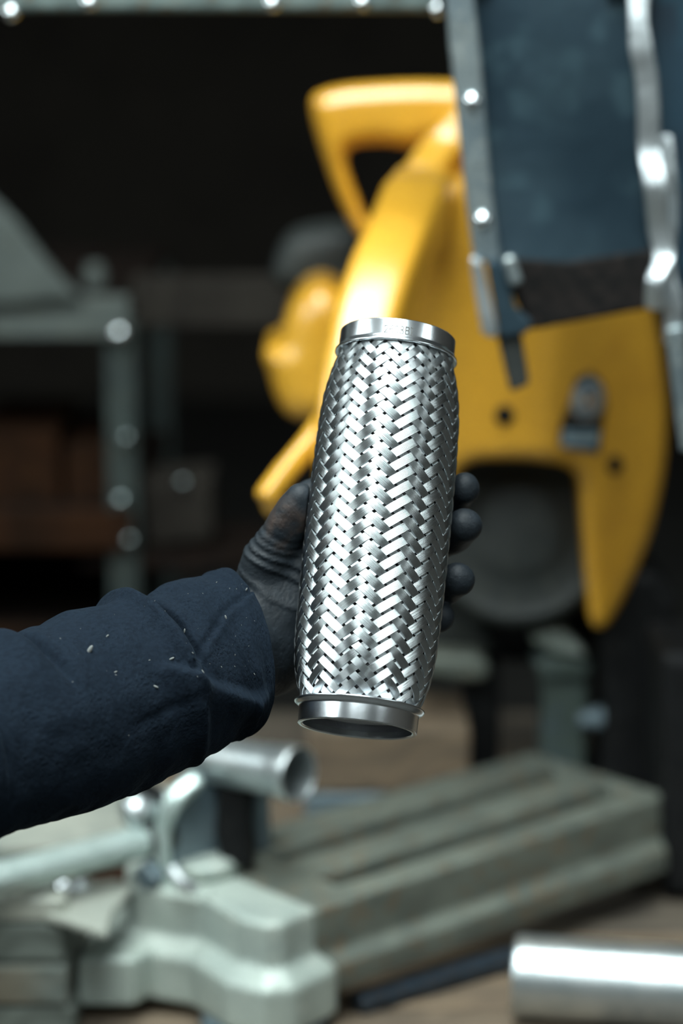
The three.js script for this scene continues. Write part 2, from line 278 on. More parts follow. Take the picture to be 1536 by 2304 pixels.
// ------------------------------------------------------------------ braided flex pipe
const pipeTop = P(895.5, 757, 1.108), pipeBottom = P(803, 1641, 1.064), PL = pipeTop.distanceTo(pipeBottom);
const flex = thing('braided_flex_pipe', 'silver braided steel flexible exhaust pipe held upright in black glove', 'pipe', pipeBottom);
{
  const y = pipeTop.clone().sub(pipeBottom).normalize(), z0 = camera.position.clone().sub(pipeBottom), z = z0.addScaledVector(y, -z0.dot(y)).normalize(), x = y.clone().cross(z);
  flex.quaternion.setFromRotationMatrix(new THREE.Matrix4().makeBasis(x, y, z));
}
const K = PL / 0.190;   // traced sizes are for a 190 mm pipe
const PROFILE = [[0, 26.4], [9, 26.6], [11, 27.4], [14.5, 28.8], [20, 30.6], [28, 32.2], [38, 33.2], [55, 33.7], [80, 34.0], [110, 33.9], [135, 33.6], [148, 33.1], [158, 32.2], [167, 30.6], [174, 28.7], [178, 27.2], [181, 26.4], [190, 26.2]].map(([a, b]) => [a / 1000 * K, b / 1000 * K * 0.98]);
function RAD(yy) { for (let i = 0; i < PROFILE.length - 1; i++) if (yy <= PROFILE[i + 1][0]) { const [a, ra] = PROFILE[i], [b, rb] = PROFILE[i + 1]; return mix(ra, rb, clamp((yy - a) / (b - a), 0, 1)); } return PROFILE.at(-1)[1]; }
const RS = (() => { const n = 400, v = []; for (let i = 0; i <= n; i++) { let s = 0; for (let k = -8; k <= 8; k++) s += RAD(clamp((i + k * 1.2) / n, 0, 1) * PL); v.push(s / 17); } return (yy) => { const t = clamp(yy / PL, 0, 1) * n, i = Math.min(n - 1, Math.floor(t)); return mix(v[i], v[i + 1], t - i); }; })();
{
  const N = 24, PV = 0.00668 * K, DT = Math.PI * 2 / N, k = DT / PV, WIRES = 9, SUBW = 4, HALF = 0.00212 * K, y0 = 0.0086 * K, y1 = PL - 0.0086 * K, SEG = 210, AMP = 0.00032, WR = 0.00032;
  // angle 0 faces the camera (local +z), growing towards local +x
  const APEX = 18 * Math.PI / 180;
  const r = rng(77);
  for (const fam of [1, -1]) for (let i = 0; i < N; i++) {
    const pos = [], idx = [], uv = [], cols = WIRES * SUBW, wob = r() * 100, tilt = (r() - 0.5) * 0.0001, wgt = Array.from({ length: WIRES }, () => (r() - 0.5) * 0.00006);
    for (let a = 0; a <= SEG; a++) {
      const yc = mix(y0, y1, a / SEG), R = RS(yc), slope = R * k, L = Math.hypot(slope, 1);
      const half = HALF * clamp(R / 0.0335 * 1.02, 0.82, 1);
      for (let b = -1; b <= cols + 1; b++) {
        const bb = clamp(b, 0, cols), lat = (bb / cols - 0.5) * 2 * half + 0.00016 * (noise3(wob, a * 0.09, 0) - 0.5);
        // lateral unit in the unrolled sheet, square to the run of the strip
        const lx = -fam / L, ly = slope / L;
        const yy = yc + ly * lat * 1, th = APEX + fam * k * (yc - PL / 2) + i * DT + (fam > 0 ? 0 : 0) + lx * lat / R;
        const other = (th - APEX + fam * k * (yy - PL / 2)) / DT;            // running index of the crossing family
        let f = Math.cos(Math.PI / 2 * (i + other + (fam > 0 ? 0.5 : 0.5))) * (fam > 0 ? -1 : 1) * -1;
        f = clamp(f * 1.25, -1, 1);
        const wire = Math.min(WIRES - 1, Math.floor(bb / SUBW)), w = ((bb / SUBW) - wire) * 2 - 1;
        let rad = RS(yy) + AMP * f + WR * Math.sqrt(Math.max(0, 1 - w * w * 0.97)) + wgt[wire] + tilt * (bb / cols - 0.5) * 8 - 0.0001 * (2 * bb / cols - 1) ** 2 + 0.00007 * (noise3(wob + 9, a * 0.16, wire * 0.7) - 0.5);
        if (b < 0 || b > cols) rad -= 0.0005;
        pos.push(Math.sin(th) * rad, yy, Math.cos(th) * rad); uv.push(a / SEG * 0.25, bb / cols * half * 2);
      }
    }
    const n = cols + 3;
    for (let a = 0; a < SEG; a++) for (let b = 0; b < n - 1; b++) { const q = a * n + b, s = q + n; if (fam > 0) idx.push(q, s, q + 1, s, s + 1, q + 1); else idx.push(q, q + 1, s, s, q + 1, s + 1); }
    const g = new THREE.BufferGeometry(); g.setAttribute('position', new THREE.Float32BufferAttribute(pos, 3)); g.setAttribute('uv', new THREE.Float32BufferAttribute(uv, 2)); g.setIndex(idx); g.computeVertexNormals();
    // let the face point outwards
    const nn = g.attributes.normal, m = Math.floor(pos.length / 6) * 3; if (nn.array[m] * pos[m] + nn.array[m + 2] * pos[m + 2] < 0) { for (let q = 0; q < nn.array.length; q++) nn.array[q] *= -1; const id = g.index.array; for (let q = 0; q < id.length; q += 3) { const t = id[q]; id[q] = id[q + 1]; id[q + 1] = t; } }
    part('braid_strip', local(g), mat.wire, flex);
  }
  const bel = []; for (let i = 0; i <= 240; i++) { const yy = mix(0.006, PL - 0.006, i / 240); bel.push([RS(yy) - 0.0034 + 0.0009 * Math.cos(i / 240 * Math.PI * 2 * 38), yy]); }
  part('bellows', local(lathe(bel, 64)), mat.bellows, flex, 'corrugated steel bellows under the braid');
  part('liner', local(lathe([[0.0250, 0.003], [0.0242, 0.03], [0.0226, 0.034], [0.0236, 0.038], [0.0226, 0.06], [0.0236, 0.064], [0.0226, PL - 0.03], [0.0234, PL - 0.004]].map(([a, b]) => [a * K, b]), 64)), mat.liner, flex, 'dark steel liner inside the pipe');
  const ringR = 0.0275 * K, h = 0.0098 * K, th = 0.0024;
  const ringPts = (lip) => [[ringR - th, h + 0.002], [ringR - th, 0.0006], [ringR - th + 0.0005, 0.0001], [ringR - 0.0005, 0], [ringR, 0.0005], [ringR + 0.0001, h - 0.0022], [ringR + 0.0004, h - 0.0012], [ringR + lip * 0.6, h - 0.0006], [ringR + lip, h + 0.0002], [ringR + lip + 0.0001, h + 0.0009], [ringR + lip - 0.0004, h + 0.0012], [ringR - 0.0006, h + 0.0011]];
  const lower = part('end_ring', local(lathe(ringPts(0.0024), 128)), mat.ring, flex);
  const up = lathe(ringPts(0.0015), 128); up.rotateX(Math.PI); up.translate(0, PL, 0);
  const upper = part('end_ring', local(up), mat.ring, flex);
  const font = await new FontLoader().loadAsync('fonts/droid/droid_sans_regular.typeface.json');
  const tg = new TextGeometry('2608BI', { font, size: 0.0037, depth: 0.00012, curveSegments: 5, bevelEnabled: false });
  tg.computeBoundingBox(); const tb = tg.boundingBox, cxx = (tb.min.x + tb.max.x) / 2, p = tg.attributes.position;
  for (let i = 0; i < p.count; i++) { const a = (p.getX(i) - cxx) * 0.82 / ringR - 0.005, rr = ringR + 0.00012 + p.getZ(i); p.setXYZ(i, Math.sin(a) * rr, p.getY(i) + PL - 0.0077 * K, Math.cos(a) * rr); }
  tg.computeVertexNormals(); part('stamped_number', local(tg), mat.etched, upper, 'stamped number 2608BI');
}

// ------------------------------------------------------------------ the arm and the gloved hand
const person = thing('person', 'person reaching in, navy fleece sleeve and black glove gripping the braided pipe', 'person', P(300, 1600, 1.05));
{
  flex.updateMatrixWorld(true);
  const tubeR = (yy) => RS(yy) + 0.0006;
  const cyl = (deg, out, yy) => flex.localToWorld(V3(Math.cos(deg * Math.PI / 180) * (tubeR(yy) + out), yy, -Math.sin(deg * Math.PI / 180) * (tubeR(yy) + out)));   // 0 right, 90 behind, 180 left
  const ay = (py) => (1641 - py) / 884 * PL;
  const bones = []; const cap = (a, b, ra, rb, k = 0.006, tag = 0) => bones.push({ a, d: b.clone().sub(a), l2: a.distanceToSquared(b), ra, rb, k, tag });
  // fingers: [axis height in the picture at the tip, at the root, tip angle, tip radius]
  const mcp = [];
  [[1072, 1130, 21, 7.4, 118], [1160, 1205, 15, 8.1, 124], [1279, 1285, 19, 7.7, 120], [1357, 1360, 36, 6.8, 112]].forEach(([tip, root, a0, r0, a1], fi) => {
    let last = null; const n = 7, span = a1 + 14;
    for (let j = 0; j <= n; j++) {
      const t = j / n, ang = mix(a0, span, t), knuckle = Math.exp(-(((t - 0.22) / 0.09) ** 2)) * 0.5 + Math.exp(-(((t - 0.6) / 0.1) ** 2)) * 0.8;
      const r = (mix(r0, 10.2, Math.pow(t, 0.8)) + knuckle) / 1000, q = cyl(ang, r * 0.93 + 0.0004 + (t > 0.6 ? (t - 0.6) * 0.006 : 0), ay(mix(tip, root, t)));
      if (last) cap(last.q, q, last.r, r, 0.002, fi + 1);
      last = { q, r };
    }
    mcp.push(last.q);
  });
  const wrist = P(505, 1475, 1.100), palmHeel = P(600, 1440, 1.118), fore = P(330, 1560, 1.066);
  cap(fore, wrist, 0.026, 0.024, 0.01); cap(wrist, palmHeel, 0.024, 0.021, 0.01);
  mcp.forEach((q, i) => cap(palmHeel, q, 0.0185, 0.0125, 0.012, 9));
  // thumb
  const tTip = P(676, 1122, 1.092), tPad = P(664, 1148, 1.094), tIP = P(648, 1180, 1.097), tMid = P(621, 1226, 1.101), tMC = P(602, 1272, 1.106), tBase = P(590, 1375, 1.112);
  cap(tTip, tPad, 0.0070, 0.0084, 0.002, 5); cap(tPad, tIP, 0.0084, 0.0088, 0.002, 5); cap(tIP, tMid, 0.0088, 0.0086, 0.003, 5); cap(tMid, tMC, 0.0086, 0.0102, 0.004, 5); cap(tMC, tBase, 0.0104, 0.0155, 0.007, 6); cap(tBase, palmHeel, 0.0165, 0.02, 0.01, 6);
  cap(tMC, mcp[0], 0.0085, 0.010, 0.007, 9);
  const inv = flex.matrixWorld.clone().invert(), tv = V3(), axT = tMC.clone().sub(tIP), axL = axT.length(); axT.normalize();
  const sdf = (x, y, z) => {
    let d = 1, kk;
    for (const b of bones) {
      const px = x - b.a.x, py = y - b.a.y, pz = z - b.a.z, t = clamp((px * b.d.x + py * b.d.y + pz * b.d.z) / b.l2, 0, 1);
      const q = Math.hypot(px - b.d.x * t, py - b.d.y * t, pz - b.d.z * t) - mix(b.ra, b.rb, t); kk = b.k;
      const h = clamp(0.5 + 0.5 * (d - q) / kk, 0, 1); d = mix(d, q, h) - kk * h * (1 - h);
    }
    if (d < 0.01) {
      // glove folds round the thumb and small creases
      const s = (x - tIP.x) * axT.x + (y - tIP.y) * axT.y + (z - tIP.z) * axT.z, off = Math.hypot(x - tIP.x - axT.x * s, y - tIP.y - axT.y * s, z - tIP.z - axT.z * s);
      if (off < 0.03) {
        const w = s + 0.0022 * (noise3(x * 110, y * 110, z * 110) - 0.5) + 0.004 * (noise3(x * 40, y * 40, z * 40) - 0.5); let f = 0;
        for (const [c, amp] of [[0.003, 0.5], [0.0068, 0.8], [0.0105, 0.9], [0.0152, 1.3], [0.0197, 1.4], [0.0285, 0.8]]) f += amp * Math.exp(-(((w - c) / 0.0012) ** 2));
        d -= 0.0008 * f;
      }
      d += 0.0014 * (noise3(x * 100, y * 100, z * 100) - 0.5);
      tv.set(x, y, z).applyMatrix4(inv);   // the glove presses against the pipe, never through it
      if (tv.y > -0.02 && tv.y < PL + 0.02) { const e = tubeR(clamp(tv.y, 0, PL)) - Math.hypot(tv.x, tv.z); d = Math.max(d, e + 0.0002); }
    }
    return d;
  };
  const bb = new THREE.Box3(); for (const b of bones) { const m = Math.max(b.ra, b.rb) + 0.006; for (const q of [b.a, b.a.clone().add(b.d)]) bb.expandByPoint(q.clone().addScalar(m)).expandByPoint(q.clone().addScalar(-m)); }
  const dirt = (x, y, z) => {
    const n = fbm(x * 90, y * 90, z * 90), g = noise3(x * 600, y * 600, z * 600), q = V3(x, y, z), near = 1 - step(0.006, 0.017, q.distanceTo(P(648, 1180, 1.090)));
    const k = near * step(0.46, 0.62, n) * (0.4 + 0.6 * g), base = mix(0.8, 1.25, g);
    return [mix(0.009 * base, 0.04, k), mix(0.013 * base, 0.026, k), mix(0.017 * base, 0.02, k)];
  };
  part('glove', field(sdf, bb.min, bb.max, 0.0013, dirt), mat.glove, person, 'black rubber-coated work glove with brown scuffs on the thumb');

  // sleeve: a loose tube round the forearm, with folds
  const C = [[-950, 2080, 0.85, 56], [-640, 1900, 0.915, 52], [-400, 1785, 0.957, 46], [-230, 1722, 0.985, 43.4], [-120, 1690, 1.005, 42.5], [0, 1655, 1.02, 41.5], [130, 1618, 1.04, 41], [260, 1578, 1.058, 40.5], [360, 1545, 1.072, 38.0], [450, 1507, 1.084, 36.6], [498, 1482, 1.090, 36.4], [528, 1467, 1.094, 36.2]];
  const cc = new THREE.CatmullRomCurve3(C.map(([x, y, d]) => P(x, y, d)), false, 'centripetal'), NS = 330, NP = 150, pos = [], idx = [], uv = [];
  const total = cc.getLength(), pxOf = (t) => { const q = cc.getPoint(t), v = q.clone().sub(camera.position), d = v.dot(fwd); return v.x / d * F + IW / 2; };
  const bump = (v, c, w) => Math.exp(-(((v - c) / w) ** 2));
  const radius = (t) => { const x = t * (C.length - 1), i = Math.min(C.length - 2, Math.floor(x)); return mix(C[i][3], C[i + 1][3], sm(x - i)) / 1000; };
  const shape = (t, ph) => {   // ph: 0 towards the camera, +90 up
    const X = pxOf(t), a = Math.atan2(Math.sin(ph), Math.cos(ph)), deg = a * 180 / Math.PI;
    let r = radius(t);
    const lean = X - 14 * Math.cos(a) - deg * 0.18;      // folds lean over the arm
    r += 0.0080 * bump(lean, 316, 24) * step(-60, 30, deg) * (1 - step(150, 175, Math.abs(deg)));    // fat fold before the cuff
    r -= 0.0072 * bump(lean, 354, 8) * step(-20, 40, deg);                                            // the crease behind it
    r += 0.0035 * bump(lean, 440, 40) * step(10, 60, deg);
    r += 0.0040 * bump(lean, 10, 24) * step(0, 60, deg); r -= 0.0055 * bump(lean, 52, 12) * step(-10, 60, deg);
    r += 0.0022 * bump(lean, 200, 70) * step(20, 80, deg);
    const diag = deg - mix(8, -38, clamp((X - 285) / 190, 0, 1));                                       // overlapping flap edge running down towards the cuff
    if (X > 250 && X < 540) { const w = step(255, 300, X) * (1 - step(470, 530, X)); r += 0.0060 * w * (diag < 0 ? Math.exp(-((diag / 16) ** 2)) : Math.exp(-((diag / 4) ** 2))); }
    const seam = deg - mix(4, 42, clamp((X - 330) / 220, 0, 1)); if (X > 320) r -= 0.0022 * Math.exp(-((seam / 2.0) ** 2)); if (X > 320) r += 0.0008 * Math.exp(-(((seam + 5) / 3) ** 2));
    if (X > 90 && X < 330) r -= 0.0014 * bump(deg, -18 + (X - 200) * 0.05, 3.5) * step(150, 230, X);
    r += 0.0026 * bump(lean + deg * 0.9, 300, 12) * (1 - step(-30, 0, deg)) * step(-100, -70, deg);
    r += 0.005 * (fbm(t * 11, Math.cos(a) * 1.1 + 4, Math.sin(a) * 1.1, 3) - 0.5) + 0.0022 * (fbm(t * 37, Math.cos(a) * 3 + 9, Math.sin(a) * 3, 2) - 0.5);
    return r;
  };
  const at = (t, ph, dr = 0) => {
    const c = cc.getPoint(t), T_ = cc.getTangent(t), f = camera.position.clone().sub(c), fr = f.addScaledVector(T_, -f.dot(T_)).normalize(), u = fr.clone().cross(T_).normalize(); if (u.y < 0) u.negate();
    c.addScaledVector(T_, 0.0105 * Math.sin(ph) * step(420, 525, pxOf(t)));   // the hem is cut on a slant
    return c.addScaledVector(fr, Math.cos(ph) * (shape(t, ph) + dr)).addScaledVector(u, Math.sin(ph) * (shape(t, ph) + dr));
  };
  const row = (t, dr) => { for (let j = 0; j <= NP; j++) { const q = at(t, j / NP * Math.PI * 2, dr); pos.push(q.x, q.y, q.z); uv.push(j / NP * 0.26, t * total); } };
  let rows = 0; for (const k of [0.999, 0.9, 0.6, 0.2]) { row(0, -k * radius(0)); rows++; }   // closed where the arm goes on out of sight
  for (let i = 0; i <= NS; i++, rows++) row(i / NS, 0);
  for (const [t, dr] of [[1, -0.0008], [0.9985, -0.0018], [0.993, -0.0025], [0.95, -0.003], [0.89, -0.0032]]) { row(t, dr); rows++; }   // hem turned in
  for (let i = 0; i < rows - 1; i++) for (let j = 0; j < NP; j++) { const a = i * (NP + 1) + j, b = a + NP + 1; idx.push(a, a + 1, b, b, a + 1, b + 1); }
  const g = new THREE.BufferGeometry(); g.setAttribute('position', new THREE.Float32BufferAttribute(pos, 3)); g.setAttribute('uv', new THREE.Float32BufferAttribute(uv, 2)); g.setIndex(idx); g.computeVertexNormals();
  const nn = g.attributes.normal, c0 = cc.getPoint(99 / 330), q0 = (99 + 4) * (NP + 1) * 3; if ((pos[q0] - c0.x) * nn.array[q0] + (pos[q0 + 1] - c0.y) * nn.array[q0 + 1] + (pos[q0 + 2] - c0.z) * nn.array[q0 + 2] < 0) { for (let q = 0; q < nn.array.length; q++) nn.array[q] *= -1; for (let q = 0; q < idx.length; q += 3) { const t = idx[q]; idx[q] = idx[q + 1]; idx[q + 1] = t; } g.setIndex(idx); }
  const sleeve = part('sleeve', g, mat.fleece, person, 'navy fleece sleeve with lint specks');
  // lint
  const r = rng(404), bits = [], speck = (t, ph, s) => { const b = new THREE.IcosahedronGeometry(s, 1); b.scale(1.6, 0.6, 0.7); b.rotateZ(r() * 3); const q = at(t, ph, s * 0.2); b.translate(q.x, q.y, q.z); bits.push(b); };
  const tOf = (X) => { let lo = 0, hi = 1; for (let i = 0; i < 24; i++) { const m = (lo + hi) / 2; if (pxOf(m) < X) lo = m; else hi = m; } return lo; };
  speck(tOf(150), 0.62, 0.0016); speck(tOf(250), 0.02, 0.0008); speck(tOf(180), 0.3, 0.0006); speck(tOf(300), 0.25, 0.0008); speck(tOf(380), 0.55, 0.0007); speck(tOf(470), 0.42, 0.0007); speck(tOf(345), 0.0, 0.0007); speck(tOf(520), 0.7, 0.0006); speck(tOf(210), 0.75, 0.0006);
  for (let i = 0; i < 40; i++) speck(0.5 + r() * 0.48, -0.4 + r() * 1.5, 0.00012 + r() * r() * 0.0003);
  const l = part('lint', mergeGeometries(bits), mat.lint, sleeve, 'pale lint specks'); l.userData.kind = 'stuff';
}

// ------------------------------------------------------------------ yellow saw
{
  const t = thing('band_saw', 'yellow metal-cutting saw with curved cover standing at the back of the bench', 'saw', V3(W(1200, 1500, 1.8).x, BENCH, -1.84));
  const ridge = W(1232, 950, 1.72).x;
  const bend = (x) => { const u = x - ridge, s = 0.012; return (Math.sqrt(u * u + s * s) - s) * (u < 0 ? 0.28 : 0.85); };
  part('body', slab([[880, 560], [990, 430], [1090, 400], [1240, 420], [1400, 520], [1490, 700], [1530, 880], [1535, 1060], [1500, 1230], [1440, 1360], [1372, 1448], [1345, 1438], [1328, 1330], [1316, 1170], [1306, 1095], [1278, 1062], [1210, 1046], [1130, 1046], [1064, 1056], [1035, 1080], [1000, 1160], [930, 1150], [860, 1050], [842, 850], [852, 690]], 1.72, 0.17, 0.014, 0.004, { bend, smooth: 4 }), mat.yellow, t);
  const arm = sweep([
    { p: W(952, 428, 1.74), w: 0.042, h: 0.036 }, { p: W(928, 488, 1.705), w: 0.0475, h: 0.05 }, { p: W(892, 575, 1.665), w: 0.0465, h: 0.055 }, { p: W(852, 672, 1.63), w: 0.0465, h: 0.06 },
    { p: W(822, 765, 1.605), w: 0.046, h: 0.06 }, { p: W(800, 870, 1.585), w: 0.046, h: 0.06 }, { p: W(784, 990, 1.57), w: 0.046, h: 0.055 }, { p: W(775, 1060, 1.575), w: 0.04, h: 0.045 }], { exp: 5, sub: 10 });
  part('curved_cover', arm, mat.yellow, t);
  const lev = part('lever', sweep([{ p: W(760, 905, 1.60), w: 0.0135, h: 0.014 }, { p: W(700, 990, 1.585), w: 0.0135, h: 0.014 }, { p: W(640, 1062, 1.57), w: 0.0135, h: 0.014 }, { p: W(598, 1116, 1.56), w: 0.013, h: 0.013 }], { exp: 3.2, side: V3(0.78, 0.62, 0).normalize() }), mat.yellow, t);
  part('grip', sweep([{ p: W(740, 985, 1.60), w: 0.018, h: 0.02 }, { p: W(690, 1050, 1.588), w: 0.019, h: 0.02 }, { p: W(645, 1110, 1.58), w: 0.017, h: 0.02 }], { exp: 3, side: V3(0.78, 0.62, 0).normalize() }), mat.blackIron, lev, 'black grip pad under the lever');
  part('lever_end', sweep([{ p: W(606, 1140, 1.575), w: 0.012, h: 0.014 }, { p: W(640, 1122, 1.58), w: 0.012, h: 0.014 }], { exp: 3 }), mat.yellow, lev);
  part('motor_housing', slab([[735, 645], [690, 652], [655, 690], [634, 745], [628, 772], [596, 788], [588, 812], [602, 850], [618, 905], [645, 945], [690, 962], [760, 955], [800, 900], [800, 700]], 1.82, 0.13, 0.025, 0.004, { smooth: 4 }), mat.yellow, t);
  part('loop_handle', slab([[700, 222], [745, 200], [850, 188], [1010, 186], [1080, 200], [1090, 420], [1000, 470], [880, 540], [815, 540], [775, 480], [735, 380], [705, 280]], 1.86, 0.05, 0.016, 0.0035, { smooth: 3, hole: [[782, 345], [845, 328], [925, 334], [1000, 318], [1005, 345], [930, 400], [872, 470], [835, 505], [806, 450]] }), mat.yellow, t, 'orange yellow loop handle');
  part('handle_strut', sweep([{ p: W(1060, 270, 1.84), w: 0.03, h: 0.04 }, { p: W(1000, 345, 1.83), w: 0.03, h: 0.04 }, { p: W(950, 420, 1.80), w: 0.032, h: 0.04 }], { exp: 4 }), mat.yellow, t);
  part('rear_shroud', slab([[640, 545], [700, 520], [800, 520], [840, 600], [820, 690], [700, 680], [610, 640]], 1.95, 0.1, 0.02, 0.005, { smooth: 3 }), mat.darkIron, t, 'dark grey motor shroud');
  // what the arch opens onto
  part('wheel', along(lathe([[0.0001, 0.05], [0.03, 0.05], [0.034, 0.044], [0.058, 0.04], [0.064, 0.046], [0.072, 0.044], [0.075, 0.03], [0.075, -0.02], [0.0001, -0.02]], 56), W(1165, 1190, 1.82), W(1165, 1190, 1.72)), mat.darkIron, t, 'dark cast wheel inside the arch');
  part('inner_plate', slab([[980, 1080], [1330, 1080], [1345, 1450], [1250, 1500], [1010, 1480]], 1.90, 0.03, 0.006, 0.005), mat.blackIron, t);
  part('pivot_bracket', slab([[1330, 1330], [1400, 1290], [1470, 1280], [1530, 1350], [1545, 1700], [1560, 1860], [1350, 1860], [1360, 1600]], 1.78, 0.12, 0.012, 0.006), mat.blackIron, t, 'black iron pivot bracket');
  part('column', slab([[1486, 1470], [1660, 1470], [1660, 2028], [1500, 2026], [1490, 1900]], 1.66, 0.1, 0.01, 0.006), mat.blackIron, t, 'added black slab that darkens the right side of the bench');  // added dark slab, stands in for the shade right of the bed
  const yb = BENCH + 0.02, pb = W(1450, 1800, 1.82);
  part('base', box(0.2, 0.024, 0.16, pb.x + 0.02, BENCH + 0.012, -1.87, 0.004), mat.blackIron, t);
  // screws and stickers
  const onFace = (px, py) => { const q = W(px, py, 1.72); for (let i = 0; i < 6; i++) { const b = bend(q.x, q.y); q.copy(W(px, py, 1.72 + b)); } return q; };
  for (const [px, py] of [[1135, 934], [1381, 1046]]) { const q = onFace(px, py); part('screw', along(mergeGeometries([lathe([[0.0001, 0.002], [0.003, 0.002], [0.0031, 0.0035], [0.0062, 0.003], [0.0072, 0.0005], [0.0072, -0.004]], 24).toNonIndexed()]), q, q.clone().add(V3(px < 1232 ? -0.2 : 0.6, 0, 1))), mat.blackIron, t, 'black socket screw'); }
  const cv = document.createElement('canvas'); cv.width = 256; cv.height = 384; const x = cv.getContext('2d');
  x.fillStyle = '#1d1a17'; x.fillRect(0, 0, 256, 384);
  x.fillStyle = '#8f8c86'; x.beginPath(); x.arc(140, 130, 96, 0, 7); x.fill();
  x.strokeStyle = '#2f5f78'; x.lineWidth = 30; x.beginPath(); x.arc(132, 122, 56, 3.6, 6.2); x.stroke();
  x.fillStyle = '#2b5c77'; x.beginPath(); x.arc(122, 190, 24, 0, 7); x.fill();
  x.fillStyle = '#9a6a34'; x.beginPath(); x.arc(134, 130, 26, 0, 7); x.fill();
  x.fillStyle = '#72a0b0'; x.fillRect(92, 106, 24, 40);
  x.fillStyle = '#7d97a3'; x.fillRect(16, 268, 216, 100);
  x.fillStyle = '#33586f'; x.fillRect(16, 336, 216, 32); x.fillRect(30, 286, 160, 12);
  x.fillStyle = '#b9c4c6'; x.fillRect(36, 306, 176, 14);
  const ct = new THREE.CanvasTexture(cv); ct.colorSpace = THREE.SRGBColorSpace;
  const shp = [[1274, 1008], [1345, 1020], [1352, 960], [1362, 905], [1352, 858], [1326, 836], [1296, 850], [1282, 900], [1262, 950], [1256, 998]];
  const q = shp.map(([a, b]) => onFace(a, b)), pos = [], uv = [], idx = [], mid = q.reduce((s, v) => s.add(v), V3()).multiplyScalar(1 / q.length);
  const nrm = q[1].clone().sub(q[0]).cross(q[4].clone().sub(q[0])).normalize(); if (nrm.z < 0) nrm.negate();
  const px2 = [...shp, [1308, 930]]; [...q, mid].forEach((v, i) => { const w = v.clone().addScaledVector(nrm, 0.0016); pos.push(w.x, w.y, w.z); uv.push(clamp((px2[i][0] - 1250 - (1020 - px2[i][1]) * 0.12) / 98, 0, 1), clamp((1024 - px2[i][1]) / 190, 0, 1)); });
  [...q, mid].forEach((v, i) => { const w = v.clone().addScaledVector(nrm, -0.003); pos.push(w.x, w.y, w.z); uv.push(0.02, 0.5); });
  const n = q.length; for (let i = 0; i < n; i++) { const j = (i + 1) % n; idx.push(i, j, n, i, i + n + 1, j, j, i + n + 1, j + n + 1); }
  const g = new THREE.BufferGeometry(); g.setAttribute('position', new THREE.Float32BufferAttribute(pos, 3)); g.setAttribute('uv', new THREE.Float32BufferAttribute(uv, 2)); g.setIndex(idx); g.computeVertexNormals();
  part('sticker', g, M({ map: ct, roughness: 0.4, side: THREE.DoubleSide }), t, 'dark sticker with a round blue and grey emblem over a blue grey label');
}

